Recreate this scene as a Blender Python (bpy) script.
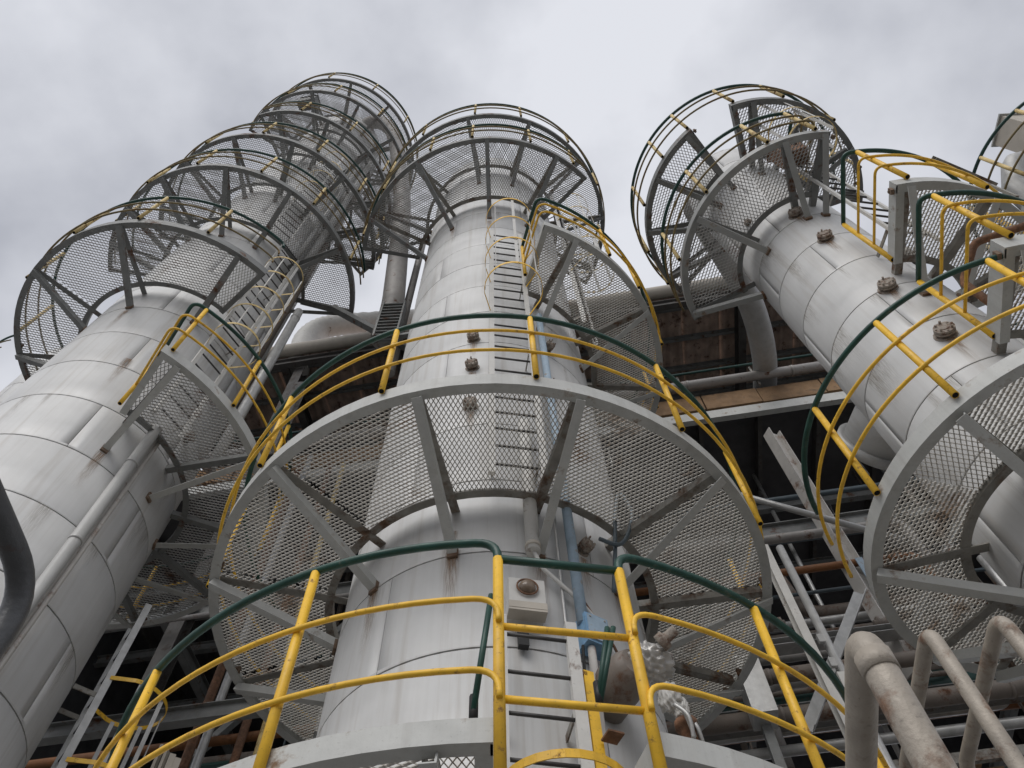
import bpy, math, random
from mathutils import Vector, Matrix
random.seed(7)
sc = bpy.context.scene
for o in list(bpy.data.objects): bpy.data.objects.remove(o)
COL = sc.collection
R_ = math.radians
EYE = 1.6                                   # camera height above the ground; heights below are given from the eye

# ------------------------------------------------------------------ camera, sky, sun, exposure
cd = bpy.data.cameras.new('camera'); cam = bpy.data.objects.new('camera', cd); COL.objects.link(cam)
sc.camera = cam
FPX, ELEV, ROLL = 776.12, R_(62.025), R_(-2.856)
cd.sensor_fit = 'HORIZONTAL'; cd.sensor_width = 36.0; cd.lens = 36.0 * FPX / 1024
cd.clip_start = 0.05; cd.clip_end = 2000
Fv = Vector((0, math.cos(ELEV), math.sin(ELEV))); Uv = Vector((0, -math.sin(ELEV), math.cos(ELEV))); Xv = Vector((1, 0, 0))
cr, sr = math.cos(ROLL), math.sin(ROLL)
Rv, Upv = cr * Xv + sr * Uv, -sr * Xv + cr * Uv
M = Matrix((Rv, Upv, -Fv)).transposed().to_4x4(); M.translation = (0, 0, EYE)
cam.matrix_world = M
sc.render.resolution_x, sc.render.resolution_y = 1024, 768

SUN_EL, SUN_AZ = R_(42), R_(200)            # high diffuse sun behind the camera, veiled by cloud
world = bpy.data.worlds.new('World'); sc.world = world; world.use_nodes = True
wn, wl = world.node_tree.nodes, world.node_tree.links
wn.clear()
wo = wn.new('ShaderNodeOutputWorld'); bg = wn.new('ShaderNodeBackground'); bg.inputs[1].default_value = 0.1
sky = wn.new('ShaderNodeTexSky'); sky.sky_type = 'NISHITA'; sky.sun_disc = False
sky.sun_elevation = SUN_EL; sky.sun_rotation = SUN_AZ
tc = wn.new('ShaderNodeTexCoord')
mp = wn.new('ShaderNodeMapping'); mp.inputs['Scale'].default_value = (1.5, 1.5, 1.5); mp.inputs['Location'].default_value = (5.3, 2.2, 0.4)
n1 = wn.new('ShaderNodeTexNoise'); n1.inputs['Scale'].default_value = 1.7; n1.inputs['Detail'].default_value = 6; n1.inputs['Roughness'].default_value = 0.5
cr1 = wn.new('ShaderNodeValToRGB')
cr1.color_ramp.elements[0].position = 0.33; cr1.color_ramp.elements[0].color = (3.7, 3.85, 4.35, 1)
cr1.color_ramp.elements[1].position = 0.62; cr1.color_ramp.elements[1].color = (7.2, 7.35, 7.85, 1)
mx = wn.new('ShaderNodeMix'); mx.data_type = 'RGBA'; mx.inputs['Factor'].default_value = 0.96
wl.new(tc.outputs['Generated'], mp.inputs['Vector']); wl.new(mp.outputs[0], n1.inputs['Vector'])
wl.new(n1.outputs['Fac'], cr1.inputs[0]); wl.new(sky.outputs[0], mx.inputs['A']); wl.new(cr1.outputs[0], mx.inputs['B'])
wl.new(mx.outputs['Result'], bg.inputs[0]); wl.new(bg.outputs[0], wo.inputs[0])

sd = bpy.data.lights.new('sun', 'SUN'); sun = bpy.data.objects.new('sun', sd); COL.objects.link(sun)
sd.energy = 1.5; sd.angle = R_(45); sd.color = (1.0, 0.97, 0.93)
sun.location = (0, -20, 60)
sdir = Vector((math.sin(SUN_AZ) * math.cos(SUN_EL), math.cos(SUN_AZ) * math.cos(SUN_EL), math.sin(SUN_EL)))
sun.rotation_euler = (-sdir).to_track_quat('-Z', 'Y').to_euler()

vs = sc.view_settings
vs.view_transform = 'Standard'; vs.look = 'None'; vs.exposure = 0.12; vs.gamma = 1.0; vs.use_curve_mapping = False

# ------------------------------------------------------------------ materials
MATS = {}
def mat(name, base, rough=0.5, metal=0.0, var=0.10, vscale=3.0, rust=0.0, rustcol=(0.11, 0.045, 0.02), rscale=4.0,
        streak=0.0, streakcol=(0.16, 0.13, 0.10), bump=0.0, bscale=40.0, rnd=0.0, speck=0.0):
    m = bpy.data.materials.new(name); m.use_nodes = True
    N, L = m.node_tree.nodes, m.node_tree.links
    p = N['Principled BSDF']; p.inputs['Metallic'].default_value = metal
    g = N.new('ShaderNodeNewGeometry')
    def noise(scale, detail=6, rough_=0.6, stretch=None):
        t = N.new('ShaderNodeTexNoise'); t.inputs['Scale'].default_value = scale
        t.inputs['Detail'].default_value = detail; t.inputs['Roughness'].default_value = rough_
        if stretch:
            q = N.new('ShaderNodeMapping'); q.inputs['Scale'].default_value = stretch
            L.new(g.outputs['Position'], q.inputs['Vector']); L.new(q.outputs[0], t.inputs['Vector'])
        else: L.new(g.outputs['Position'], t.inputs['Vector'])
        return t.outputs['Fac']
    def ramp(src, a, b, ca, cb):
        r = N.new('ShaderNodeValToRGB'); r.color_ramp.elements[0].position = a; r.color_ramp.elements[1].position = b
        r.color_ramp.elements[0].color = (*ca, 1); r.color_ramp.elements[1].color = (*cb, 1)
        L.new(src, r.inputs[0]); return r.outputs[0]
    def mix(fac, a, b, mode='MIX'):
        x = N.new('ShaderNodeMix'); x.data_type = 'RGBA'; x.blend_type = mode
        if isinstance(fac, float): x.inputs['Factor'].default_value = fac
        else: L.new(fac, x.inputs['Factor'])
        for k, v in (('A', a), ('B', b)):
            if isinstance(v, tuple): x.inputs[k].default_value = (*v, 1)
            else: L.new(v, x.inputs[k])
        return x.outputs['Result']
    lo = tuple(c * (1 - var) for c in base); hi = tuple(min(1, c * (1 + var)) for c in base)
    c = ramp(noise(vscale), 0.3, 0.7, lo, hi)
    if rnd:
        oi = N.new('ShaderNodeObjectInfo')
        c = mix(1.0, c, ramp(oi.outputs['Random'], 0, 1, (1 - rnd,) * 3, (1, 1, 1)), 'MULTIPLY')
    rf = None
    if streak:
        s = ramp(noise(1.0, 5, 0.65, (9, 9, 0.35)), 0.52, 0.78, (0, 0, 0), (streak,) * 3)
        c = mix(s, c, streakcol)
        s2 = ramp(noise(1.0, 4, 0.5, (26, 26, 1.0)), 0.40, 0.75, (1, 1, 1), (0.95, 0.948, 0.943))
        c = mix(1.0, c, s2, 'MULTIPLY')
    if rust:
        rf = ramp(noise(rscale, 8, 0.7), 0.62 - rust * 0.35, 0.72 - rust * 0.25, (0, 0, 0), (1, 1, 1))
        rc = ramp(noise(rscale * 5, 4), 0.3, 0.7, tuple(x * .5 for x in rustcol), tuple(x * 1.6 for x in rustcol))
        c = mix(rf, c, rc)
    if speck:
        sp = ramp(noise(60, 3), 0.62, 0.72, (0, 0, 0), (speck,) * 3)
        c = mix(sp, c, (0.07, 0.06, 0.05))
    L.new(c, p.inputs['Base Color'])
    rr = ramp(noise(vscale * 2.5), 0.3, 0.7, (max(0, rough - .08),) * 3, (min(1, rough + .1),) * 3)
    if rf is not None: rr = mix(rf, rr, (0.9, 0.9, 0.9))
    L.new(rr, p.inputs['Roughness'])
    if bump:
        b = N.new('ShaderNodeBump'); b.inputs['Strength'].default_value = bump; b.inputs['Distance'].default_value = 0.01
        L.new(noise(bscale, 4), b.inputs['Height']); L.new(b.outputs[0], p.inputs['Normal'])
    MATS[name] = m; return m
mat('cladding', (0.60, 0.60, 0.592), 0.50, 0.10, 0.08, 1.2, streak=0.5, streakcol=(0.33, 0.29, 0.24), rnd=0.10, bump=0.04, bscale=6)
mat('joint', (0.07, 0.068, 0.065), 0.8)
mat('steel', (0.47, 0.475, 0.455), 0.5, 0.0, 0.10, 4, rust=0.05, rustcol=(0.2, 0.13, 0.08), bump=0.1, speck=0.2, streak=0.25)
mat('steel_mid', (0.31, 0.315, 0.305), 0.5, 0.0, 0.12, 4, rust=0.08, rustcol=(0.2, 0.13, 0.08), bump=0.1, speck=0.2)
mat('steel_worn', (0.25, 0.24, 0.215), 0.6, 0.0, 0.25, 7, rust=0.28, rustcol=(0.12, 0.072, 0.045), bump=0.15)
mat('grating', (0.58, 0.56, 0.52), 0.5, 0.0, 0.15, 3, rust=0.20, rustcol=(0.24, 0.16, 0.10), rscale=1.6)
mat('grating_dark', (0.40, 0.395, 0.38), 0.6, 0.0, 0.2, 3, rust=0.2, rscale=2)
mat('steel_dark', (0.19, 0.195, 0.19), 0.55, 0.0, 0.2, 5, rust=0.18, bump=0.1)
mat('yellow', (0.84, 0.50, 0.035), 0.46, 0, 0.16, 7, rust=0.11, rustcol=(0.25, 0.13, 0.05), rscale=16, speck=0.4, streak=0.3, streakcol=(0.35, 0.2, 0.05))
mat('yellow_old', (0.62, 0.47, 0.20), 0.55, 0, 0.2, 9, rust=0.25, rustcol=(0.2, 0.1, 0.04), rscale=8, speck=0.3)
mat('green', (0.008, 0.055, 0.040), 0.42, 0, 0.3, 7, rust=0.08, rustcol=(0.09, 0.10, 0.08), rscale=14, speck=0.2)
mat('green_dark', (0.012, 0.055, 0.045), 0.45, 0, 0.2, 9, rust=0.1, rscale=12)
mat('black', (0.012, 0.012, 0.012), 0.6)
mat('rung', (0.045, 0.042, 0.04), 0.5, 0, 0.3, 20)
mat('hole_shade', (0.004, 0.004, 0.004), 1.0)  # near-black colour standing in for the shade inside openings
mat('rust', (0.16, 0.085, 0.05), 0.85, 0, 0.4, 25, rust=0.4, rustcol=(0.22, 0.11, 0.06), bump=0.5, bscale=60)
mat('foot_rust', (0.17, 0.12, 0.085), 0.8, 0, 0.3, 20, rust=0.35, rustcol=(0.14, 0.07, 0.035), bump=0.3)
mat('rust_stain', (0.19, 0.10, 0.055), 0.8, 0, 0.4, 12)
mat('nozzle', (0.30, 0.26, 0.22), 0.75, 0, 0.3, 30, rust=0.4, rustcol=(0.13, 0.075, 0.05), rscale=14, bump=0.25, bscale=70)
mat('galv', (0.45, 0.45, 0.44), 0.4, 0.4, 0.15, 8, streak=0.3, streakcol=(0.25, 0.22, 0.18))
mat('handrail', (0.34, 0.30, 0.25), 0.5, 0.1, 0.16, 10, rust=0.28, rustcol=(0.17, 0.105, 0.07), rscale=7, bump=0.25, bscale=90, speck=0.35)
mat('handrail_grey', (0.075, 0.077, 0.08), 0.45, 0.1, 0.15, 12, rust=0.05, bump=0.2, bscale=90)
mat('pipe', (0.33, 0.315, 0.30), 0.55, 0.1, 0.15, 4, rust=0.15, streak=0.2, bump=0.1)
mat('pipe_brown', (0.20, 0.17, 0.145), 0.6, 0.0, 0.2, 4, rust=0.25, bump=0.1)
mat('lagging', (0.46, 0.46, 0.45), 0.5, 0.2, 0.10, 3, streak=0.3, rnd=0.08)
mat('blue', (0.33, 0.43, 0.52), 0.5, 0, 0.15, 10, rust=0.12, rustcol=(0.3, 0.25, 0.2), rscale=10)
mat('blue_box', (0.20, 0.36, 0.54), 0.5, 0, 0.25, 12, rust=0.1, rscale=10)
mat('white', (0.58, 0.57, 0.54), 0.55, 0, 0.08, 8, rust=0.06, speck=0.2)
mat('lens', (0.20, 0.15, 0.11), 0.15, 0, 0.3, 20)
mat('foil', (0.50, 0.485, 0.46), 0.40, 0.35, 0.15, 14, bump=0.35, bscale=30, rust=0.06)
mat('box_beige', (0.46, 0.42, 0.36), 0.6, 0, 0.1, 5)
mat('roof_sheet', (0.52, 0.40, 0.33), 0.8, 0, 0.3, 3, rust=0.2, rustcol=(0.12, 0.06, 0.04), rnd=0.15)
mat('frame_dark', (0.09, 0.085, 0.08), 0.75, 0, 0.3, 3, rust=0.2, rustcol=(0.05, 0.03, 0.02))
mat('plank', (0.27, 0.165, 0.085), 0.85, 0, 0.3, 4, rust=0.15, rustcol=(0.12, 0.08, 0.05), bump=0.4, rnd=0.2)
mat('rail_olive', (0.20, 0.155, 0.07), 0.6, 0, 0.3, 9, rust=0.3, rustcol=(0.2, 0.12, 0.05), rscale=6)
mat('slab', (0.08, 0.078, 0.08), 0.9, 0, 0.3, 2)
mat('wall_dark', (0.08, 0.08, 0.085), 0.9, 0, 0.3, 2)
mat('pipe_orange', (0.22, 0.09, 0.03), 0.6, 0, 0.2, 4, rust=0.2)
mat('beam_white', (0.50, 0.48, 0.45), 0.6, 0, 0.1, 5, rust=0.2, rustcol=(0.22, 0.13, 0.09), rscale=3)
mat('cable', (0.10, 0.13, 0.15), 0.5)
mat('ground', (0.20, 0.195, 0.19), 0.95, 0, 0.2, 0.6, bump=0.3)

# ------------------------------------------------------------------ mesh helpers
class MB:
    def __init__(s): s.v = []; s.f = []; s.m = []; s.sm = []
    def face(s, idx, m=0, smooth=False): s.f.append(tuple(idx)); s.m.append(m); s.sm.append(smooth)
    def tube(s, path, r, n=8, closed=False, cap=True, m=0, capm=None, rr=None):
        P = [Vector(p) for p in path]
        k = len(P); b = len(s.v)
        tans = []
        for i in range(k):
            a = P[i - 1] if (i or closed) else P[i]; c = P[(i + 1) % k] if (i < k - 1 or closed) else P[i]
            t = c - a
            tans.append(t.normalized() if t.length > 1e-9 else Vector((0, 0, 1)))
        up = Vector((0, 0, 1)) if abs(tans[0].z) < .9 else Vector((1, 0, 0))
        nx = (up - tans[0] * up.dot(tans[0])).normalized()
        for i in range(k):
            nx = (nx - tans[i] * nx.dot(tans[i])).normalized(); ny = tans[i].cross(nx)
            ri = rr[i] if rr else r
            for j in range(n):
                a = 2 * math.pi * j / n
                s.v.append(P[i] + (nx * math.cos(a) + ny * math.sin(a)) * ri)
        for i in range(k if closed else k - 1):
            i2 = (i + 1) % k
            for j in range(n):
                s.face((b + i * n + j, b + i * n + (j + 1) % n, b + i2 * n + (j + 1) % n, b + i2 * n + j), m, True)
        if cap and not closed:
            cm = m if capm is None else capm
            s.face([b + j for j in reversed(range(n))], cm); s.face([b + (k - 1) * n + j for j in range(n)], m if capm is None else capm)
        return s
    def box(s, c, d, rot=None, m=0):
        c = Vector(c); b = len(s.v)
        for x, y, z in ((-1, -1, -1), (1, -1, -1), (1, 1, -1), (-1, 1, -1), (-1, -1, 1), (1, -1, 1), (1, 1, 1), (-1, 1, 1)):
            q = Vector((x * d[0] / 2, y * d[1] / 2, z * d[2] / 2))
            s.v.append(c + (rot @ q if rot else q))
        for f in ((0, 3, 2, 1), (4, 5, 6, 7), (0, 1, 5, 4), (1, 2, 6, 5), (2, 3, 7, 6), (3, 0, 4, 7)): s.face([b + i for i in f], m)
        return s
    def beam(s, p, q, w, h, up=(0, 0, 1), m=0, off=(0, 0)):
        p, q = Vector(p), Vector(q); t = (q - p).normalized(); up = Vector(up)
        if abs(t.dot(up)) > .99: up = Vector((1, 0, 0))
        sx = t.cross(up).normalized(); sz = sx.cross(t)
        rot = Matrix((sx, t, sz)).transposed()
        return s.box((p + q) / 2 + sx * off[0] + sz * off[1], (w, (q - p).length, h), rot, m)
    def angle(s, p, q, w, t, up=(0, 0, 1), flip=1):
        s.beam(p, q, w, t, up, off=(0, -w / 2 + t / 2))
        return s.beam(p, q, t, w - t, up, off=(flip * (w / 2 - t / 2), t / 2))
    def channel(s, p, q, w, h, t, up=(0, 0, 1)):
        s.beam(p, q, t, h, up)
        s.beam(p, q, w, t, up, off=(w / 2 + t / 2, h / 2 - t / 2)); return s.beam(p, q, w, t, up, off=(w / 2 + t / 2, -h / 2 + t / 2))
    def hbeam(s, p, q, w, h, t, up=(0, 0, 1)):
        s.beam(p, q, t, h - 2 * t, up); s.beam(p, q, w, t, up, off=(0, h / 2 - t / 2)); return s.beam(p, q, w, t, up, off=(0, -h / 2 + t / 2))
    def ring(s, r0, r1, z0, z1, t0, t1, n=None, m=0):
        full = (t1 - t0) >= 359.9
        n = n or max(2, int((t1 - t0) / 4)); b = len(s.v)
        k = n if full else n + 1
        for i in range(k):
            a = R_(t0 + (t1 - t0) * i / n); c, d = math.cos(a), math.sin(a)
            for r, z in ((r0, z0), (r1, z0), (r1, z1), (r0, z1)): s.v.append(Vector((r * c, r * d, z)))
        for i in range(n):
            j = (i + 1) % k
            for e in range(4):
                e2 = (e + 1) % 4
                s.face((b + i * 4 + e, b + i * 4 + e2, b + j * 4 + e2, b + j * 4 + e), m)
        if not full:
            s.face((b, b + 1, b + 2, b + 3), m); e = b + n * 4; s.face((e + 3, e + 2, e + 1, e), m)
        return s
    def lathe(s, prof, n=20, M4=None, m=0, smooth=True):
        b = len(s.v); k = len(prof)
        for r, z in prof:
            for j in range(n):
                a = 2 * math.pi * j / n; q = Vector((r * math.cos(a), r * math.sin(a), z))
                s.v.append(M4 @ q if M4 else q)
        for i in range(k - 1):
            for j in range(n):
                s.face((b + i * n + j, b + i * n + (j + 1) % n, b + (i + 1) * n + (j + 1) % n, b + (i + 1) * n + j), m, smooth)
        s.face([b + j for j in reversed(range(n))], m); s.face([b + (k - 1) * n + j for j in range(n)], m)
        return s
    def mesh(s, name, mats):
        me = bpy.data.meshes.new(name); me.from_pydata([tuple(v) for v in s.v], [], s.f)
        for q in (mats if isinstance(mats, (list, tuple)) else [mats]): me.materials.append(MATS[q])
        me.polygons.foreach_set('material_index', s.m); me.polygons.foreach_set('use_smooth', s.sm)
        me.update(); return me

def add(name, me, parent=None, loc=(0, 0, 0), rotz=0.0, rot=None, kind=None, label=None):
    o = bpy.data.objects.new(name, me); COL.objects.link(o)
    o.parent = parent; o.location = loc if parent else (loc[0], loc[1], loc[2] + EYE)
    if rot is not None: o.rotation_euler = rot
    elif rotz: o.rotation_euler = (0, 0, rotz)
    if kind: o['kind'] = kind
    if label: o['label'] = label
    return o
def tag(o, label, cat, group=None):
    o['label'] = label; o['category'] = cat
    if group: o['group'] = group
    return o
def thing(name, label, cat, loc, rotz=0.0, group=None):
    o = add(name, None, None, loc, rotz); o.empty_display_size = 0.2
    return tag(o, label, cat, group)
def part(name, mb, mats, parent, **k): return add(name, mb.mesh(name, mats), parent, **k)
def pol(r, t, z=0.0): a = R_(t); return Vector((r * math.cos(a), r * math.sin(a), z))
def arc(r, t0, t1, z, n=None):
    n = n or max(2, int(abs(t1 - t0) / 3))
    return [pol(r, t0 + (t1 - t0) * i / n, z) for i in range(n + 1)]
def fillet(P, rad, n=6):
    P = [Vector(p) for p in P]; out = [P[0]]
    for i in range(1, len(P) - 1):
        a, b, c = P[i - 1], P[i], P[i + 1]
        u, w = (a - b), (c - b); ang = u.angle(w) if u.length > 1e-6 and w.length > 1e-6 else math.pi
        if ang > R_(165): out.append(b); continue
        d = min(rad / math.tan(ang / 2), u.length * .95, w.length * .95)
        p0, p1 = b + u.normalized() * d, b + w.normalized() * d
        for k in range(n + 1):
            t = k / n; out.append(p0 * (1 - t) ** 2 + b * 2 * t * (1 - t) + p1 * t * t)
    out.append(P[-1]); return out

# columns: centre, radius.  Angles round a column are measured from the side that faces the camera, plus = right
CC, LC, RC, FC = (-.288, 5.335), (-5.376, 5.228), (3.944, 3.518), (7.7, 2.8)
RAD = {CC: 1.35, LC: 1.20, RC: 0.70, FC: 0.62}
def base_ang(c): return math.atan2(-c[1], -c[0])

# ------------------------------------------------------------------ ground
g = MB(); g.box((0, 0, -0.05), (900, 900, 0.1)); add('ground', g.mesh('ground', 'ground'), None, (0, 0, -EYE), kind='structure')

# ------------------------------------------------------------------ columns with sheet cladding
def column(c, ztop, z_seam, dz, npan, label, dome=True, stag=0.0, gap=0.015):
    R = RAD[c]; root = thing('process_column', label, 'column', (c[0], c[1], -EYE), base_ang(c))
    H0 = EYE
    core = MB(); core.lathe([(R - .02, 0), (R - .02, ztop + H0)], 48); part('shell', core, 'joint', root)
    z = z_seam
    while z - dz > -EYE: z -= dz
    span = 360.0 / npan; ga = math.degrees(.006 / R)
    mb = MB(); n = max(6, int(span / 5)); b = 0
    a0, a1 = -span / 2 + ga / 2, span / 2 - ga / 2
    h0, h1 = gap / 2, dz - gap / 2
    for i in range(n + 1):
        t = a0 + (a1 - a0) * i / n
        mb.v += [pol(R - .015, t, h0), pol(R, t, h0), pol(R + .002, t, h0 + .012), pol(R, t, h0 + .03), pol(R, t, h1), pol(R - .015, t, h1)]
    for i in range(n):
        for e in range(5): mb.face((i * 6 + e, (i + 1) * 6 + e, (i + 1) * 6 + e + 1, i * 6 + e + 1), 0, e == 3)
    mb.face((0, 1, 2, 3, 4, 5)); q = n * 6; mb.face((q + 5, q + 4, q + 3, q + 2, q + 1, q))
    me = mb.mesh('cladding_panel', 'cladding'); k = 0
    while z < ztop - 0.05:
        off = stag + (span * .5 if k % 2 else 0) + 7 * math.sin(k * 2.3)
        for j in range(npan):
            p = add('cladding_panel', me, root, (0, 0, z + H0), R_(off + j * span))
            p.scale = (1 + .0003 * math.sin(k * 3 + j), 1 + .0003 * math.sin(k * 3 + j), 1)
        z += dz; k += 1
    if dome:
        d = MB(); d.lathe([(R, 0), (R * .97, R * .18), (R * .8, R * .38), (R * .45, R * .5), (.12, R * .53)], 32)
        part('top_head', d, 'cladding', root, loc=(0, 0, z + H0))
    return root
colC = column(CC, 18.9, 3.77, 0.97, 3, 'wide pale grey clad column in the middle, rising straight above the camera', stag=-30)
colL = column(LC, 27.4, 5.30, 0.87, 3, 'tallest pale grey clad column, left of the middle one, ringed by seven platforms', stag=-20)
colR = column(RC, 13.3, 6.20, 0.80, 3, 'slender pale grey clad column on the right with rusty blind nozzles', stag=10)

# nozzles on columns
def nozzle(root, c, t, z, r=.075, L=.09, label=None):
    R = RAD[c]; mb = MB()
    mb.lathe([(r * 1.12, -.02), (r * 1.12, .006), (r * .62, .008), (r * .62, L * .4), (r, L * .41), (r, L * .64), (r * .9, L * .65), (r * .9, L * .72), (r, L * .73), (r, L * .98), (r * .5, L), (r * .5, L * 1.06)], 18, smooth=False)
    for i in range(8):
        a = i * math.pi / 4; mb.tube([(r * .78 * math.cos(a), r * .78 * math.sin(a), L * .2), (r * .78 * math.cos(a), r * .78 * math.sin(a), L * (1.08 + .12 * ((i * 5) % 3)))], .006 + r * .05, 6)
    p = pol(R, t, z + EYE)
    return part('nozzle', mb, 'nozzle', root, loc=p, rot=(0, R_(90), R_(t)))
for z in (7.05, 7.96, 8.73): nozzle(colC, CC, -9.7, z)
nozzle(colC, CC, 33, 5.0, .06, .1); nozzle(colC, CC, 28, 7.7, .06, .1); nozzle(colC, CC, 30, 8.75, .06, .12)
for z in (5.9, 6.98, 8.56, 9.54): nozzle(colR, RC, 26, z, .085, .08)
nozzle(colR, RC, -12, 10.3, .05, .05)
nozzle(colL, LC, 34, 9.6, .07, .1); nozzle(colL, LC, 36, 8.5, .07, .1)

# ------------------------------------------------------------------ platforms
GC = {}
def grating(Ri, Ro, w, matn, ori=0.0, LW=.072, SW=.039, sw=.0092, sh=.008):
    if matn == 'grating_dark': LW, SW, sw, sh = .088, .047, .0088, .007
    key = (round(Ri, 3), round(Ro, 3), round(w, 2), matn, round(ori, 1))
    if key in GC: return GC[key]
    mb = MB(); hw = R_(w / 2) - .004
    def inside(x, y):
        r = math.hypot(x, y); return Ri < r < Ro and abs(math.atan2(y, x)) < hw
    co, so = math.cos(R_(ori)), math.sin(R_(ori)); mid = ((Ri + Ro) / 2 * co, -(Ri + Ro) / 2 * so)     # lattice axes turned by ori
    half = max(Ro - Ri, 2 * Ro * math.sin(min(hw, 1.5))) * .5 + .35
    x0 = mid[0] - half; ni = int(2 * half / (LW / 2)) + 2; nj = int(half / (SW / 2)) + 2; jc = int(mid[1] / (SW / 2))
    jc -= jc % 2
    V, Fc = mb.v, mb.f
    for i in range(ni):
        for j in range(jc - nj, jc + nj + 1):
            if (i + j) % 2: continue
            lx, ly = x0 + i * LW / 2, j * SW / 2
            ax, ay = lx * co - ly * so, lx * so + ly * co
            for dj in (-1, 1):
                mx_, my_ = lx + LW / 2, ly + dj * SW / 2
                bx, by = mx_ * co - my_ * so, mx_ * so + my_ * co
                ia, ib = inside(ax, ay), inside(bx, by)
                if not (ia or ib): continue
                px, py, qx, qy = ax, ay, bx, by
                if not (ia and ib):
                    lo, hi = 0.0, 1.0
                    for _ in range(5):
                        md = (lo + hi) / 2
                        if inside(ax + (bx - ax) * md, ay + (by - ay) * md) == ia: lo = md
                        else: hi = md
                    if ia: qx, qy = ax + (bx - ax) * lo, ay + (by - ay) * lo
                    else: px, py = ax + (bx - ax) * hi, ay + (by - ay) * hi
                dx, dy = qx - px, qy - py; l = math.hypot(dx, dy)
                if l < .004: continue
                nx, ny = -dy / l * sw / 2, dx / l * sw / 2
                tz = sh * .5 * dj; b = len(V)
                for ex, ey in ((px, py), (qx, qy)):
                    V += [(ex - nx, ey - ny, -tz), (ex + nx, ey + ny, tz), (ex + nx, ey + ny, tz + .006), (ex - nx, ey - ny, -tz + .006)]
                Fc += [(b, b + 1, b + 5, b + 4), (b + 1, b + 2, b + 6, b + 5), (b + 2, b + 3, b + 7, b + 6), (b + 3, b, b + 4, b + 7)]
    mb.m = [0] * len(Fc); mb.sm = [False] * len(Fc)
    GC[key] = mb.mesh('grating_panel', matn); return GC[key]
PC = {}
def post_mesh(h, r, matn, low=.12):
    key = (h, r, matn, low)
    if key not in PC:
        mb = MB(); mb.tube([(0, 0, -low), (0, 0, h)], r, 10, m=0, capm=0)
        b = len(mb.v)                                       # black disc paints the shade inside the open pipe end
        for j in range(10): a = 2 * math.pi * j / 10; mb.v.append(Vector((r * .8 * math.cos(a), r * .8 * math.sin(a), -low - .001)))
        mb.face([b + j for j in reversed(range(10))], 1)
        PC[key] = mb.mesh('post', [matn, 'hole_shade'])
    return PC[key]
def rail_path(r, a, b, z, startr=None, endr=None, drop=(0, 0), fr=.16):
    P = arc(r, a, b, z)
    if startr is not None: P = [pol(startr, a, z)] + P
    if endr is not None: P = P + [pol(endr, b, z)]
    if drop[0]: P = [P[0] - Vector((0, 0, drop[0]))] + P
    if drop[1]: P = P + [P[-1] - Vector((0, 0, drop[1]))]
    # fillet only at the real corners
    return fillet(P, fr)
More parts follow.
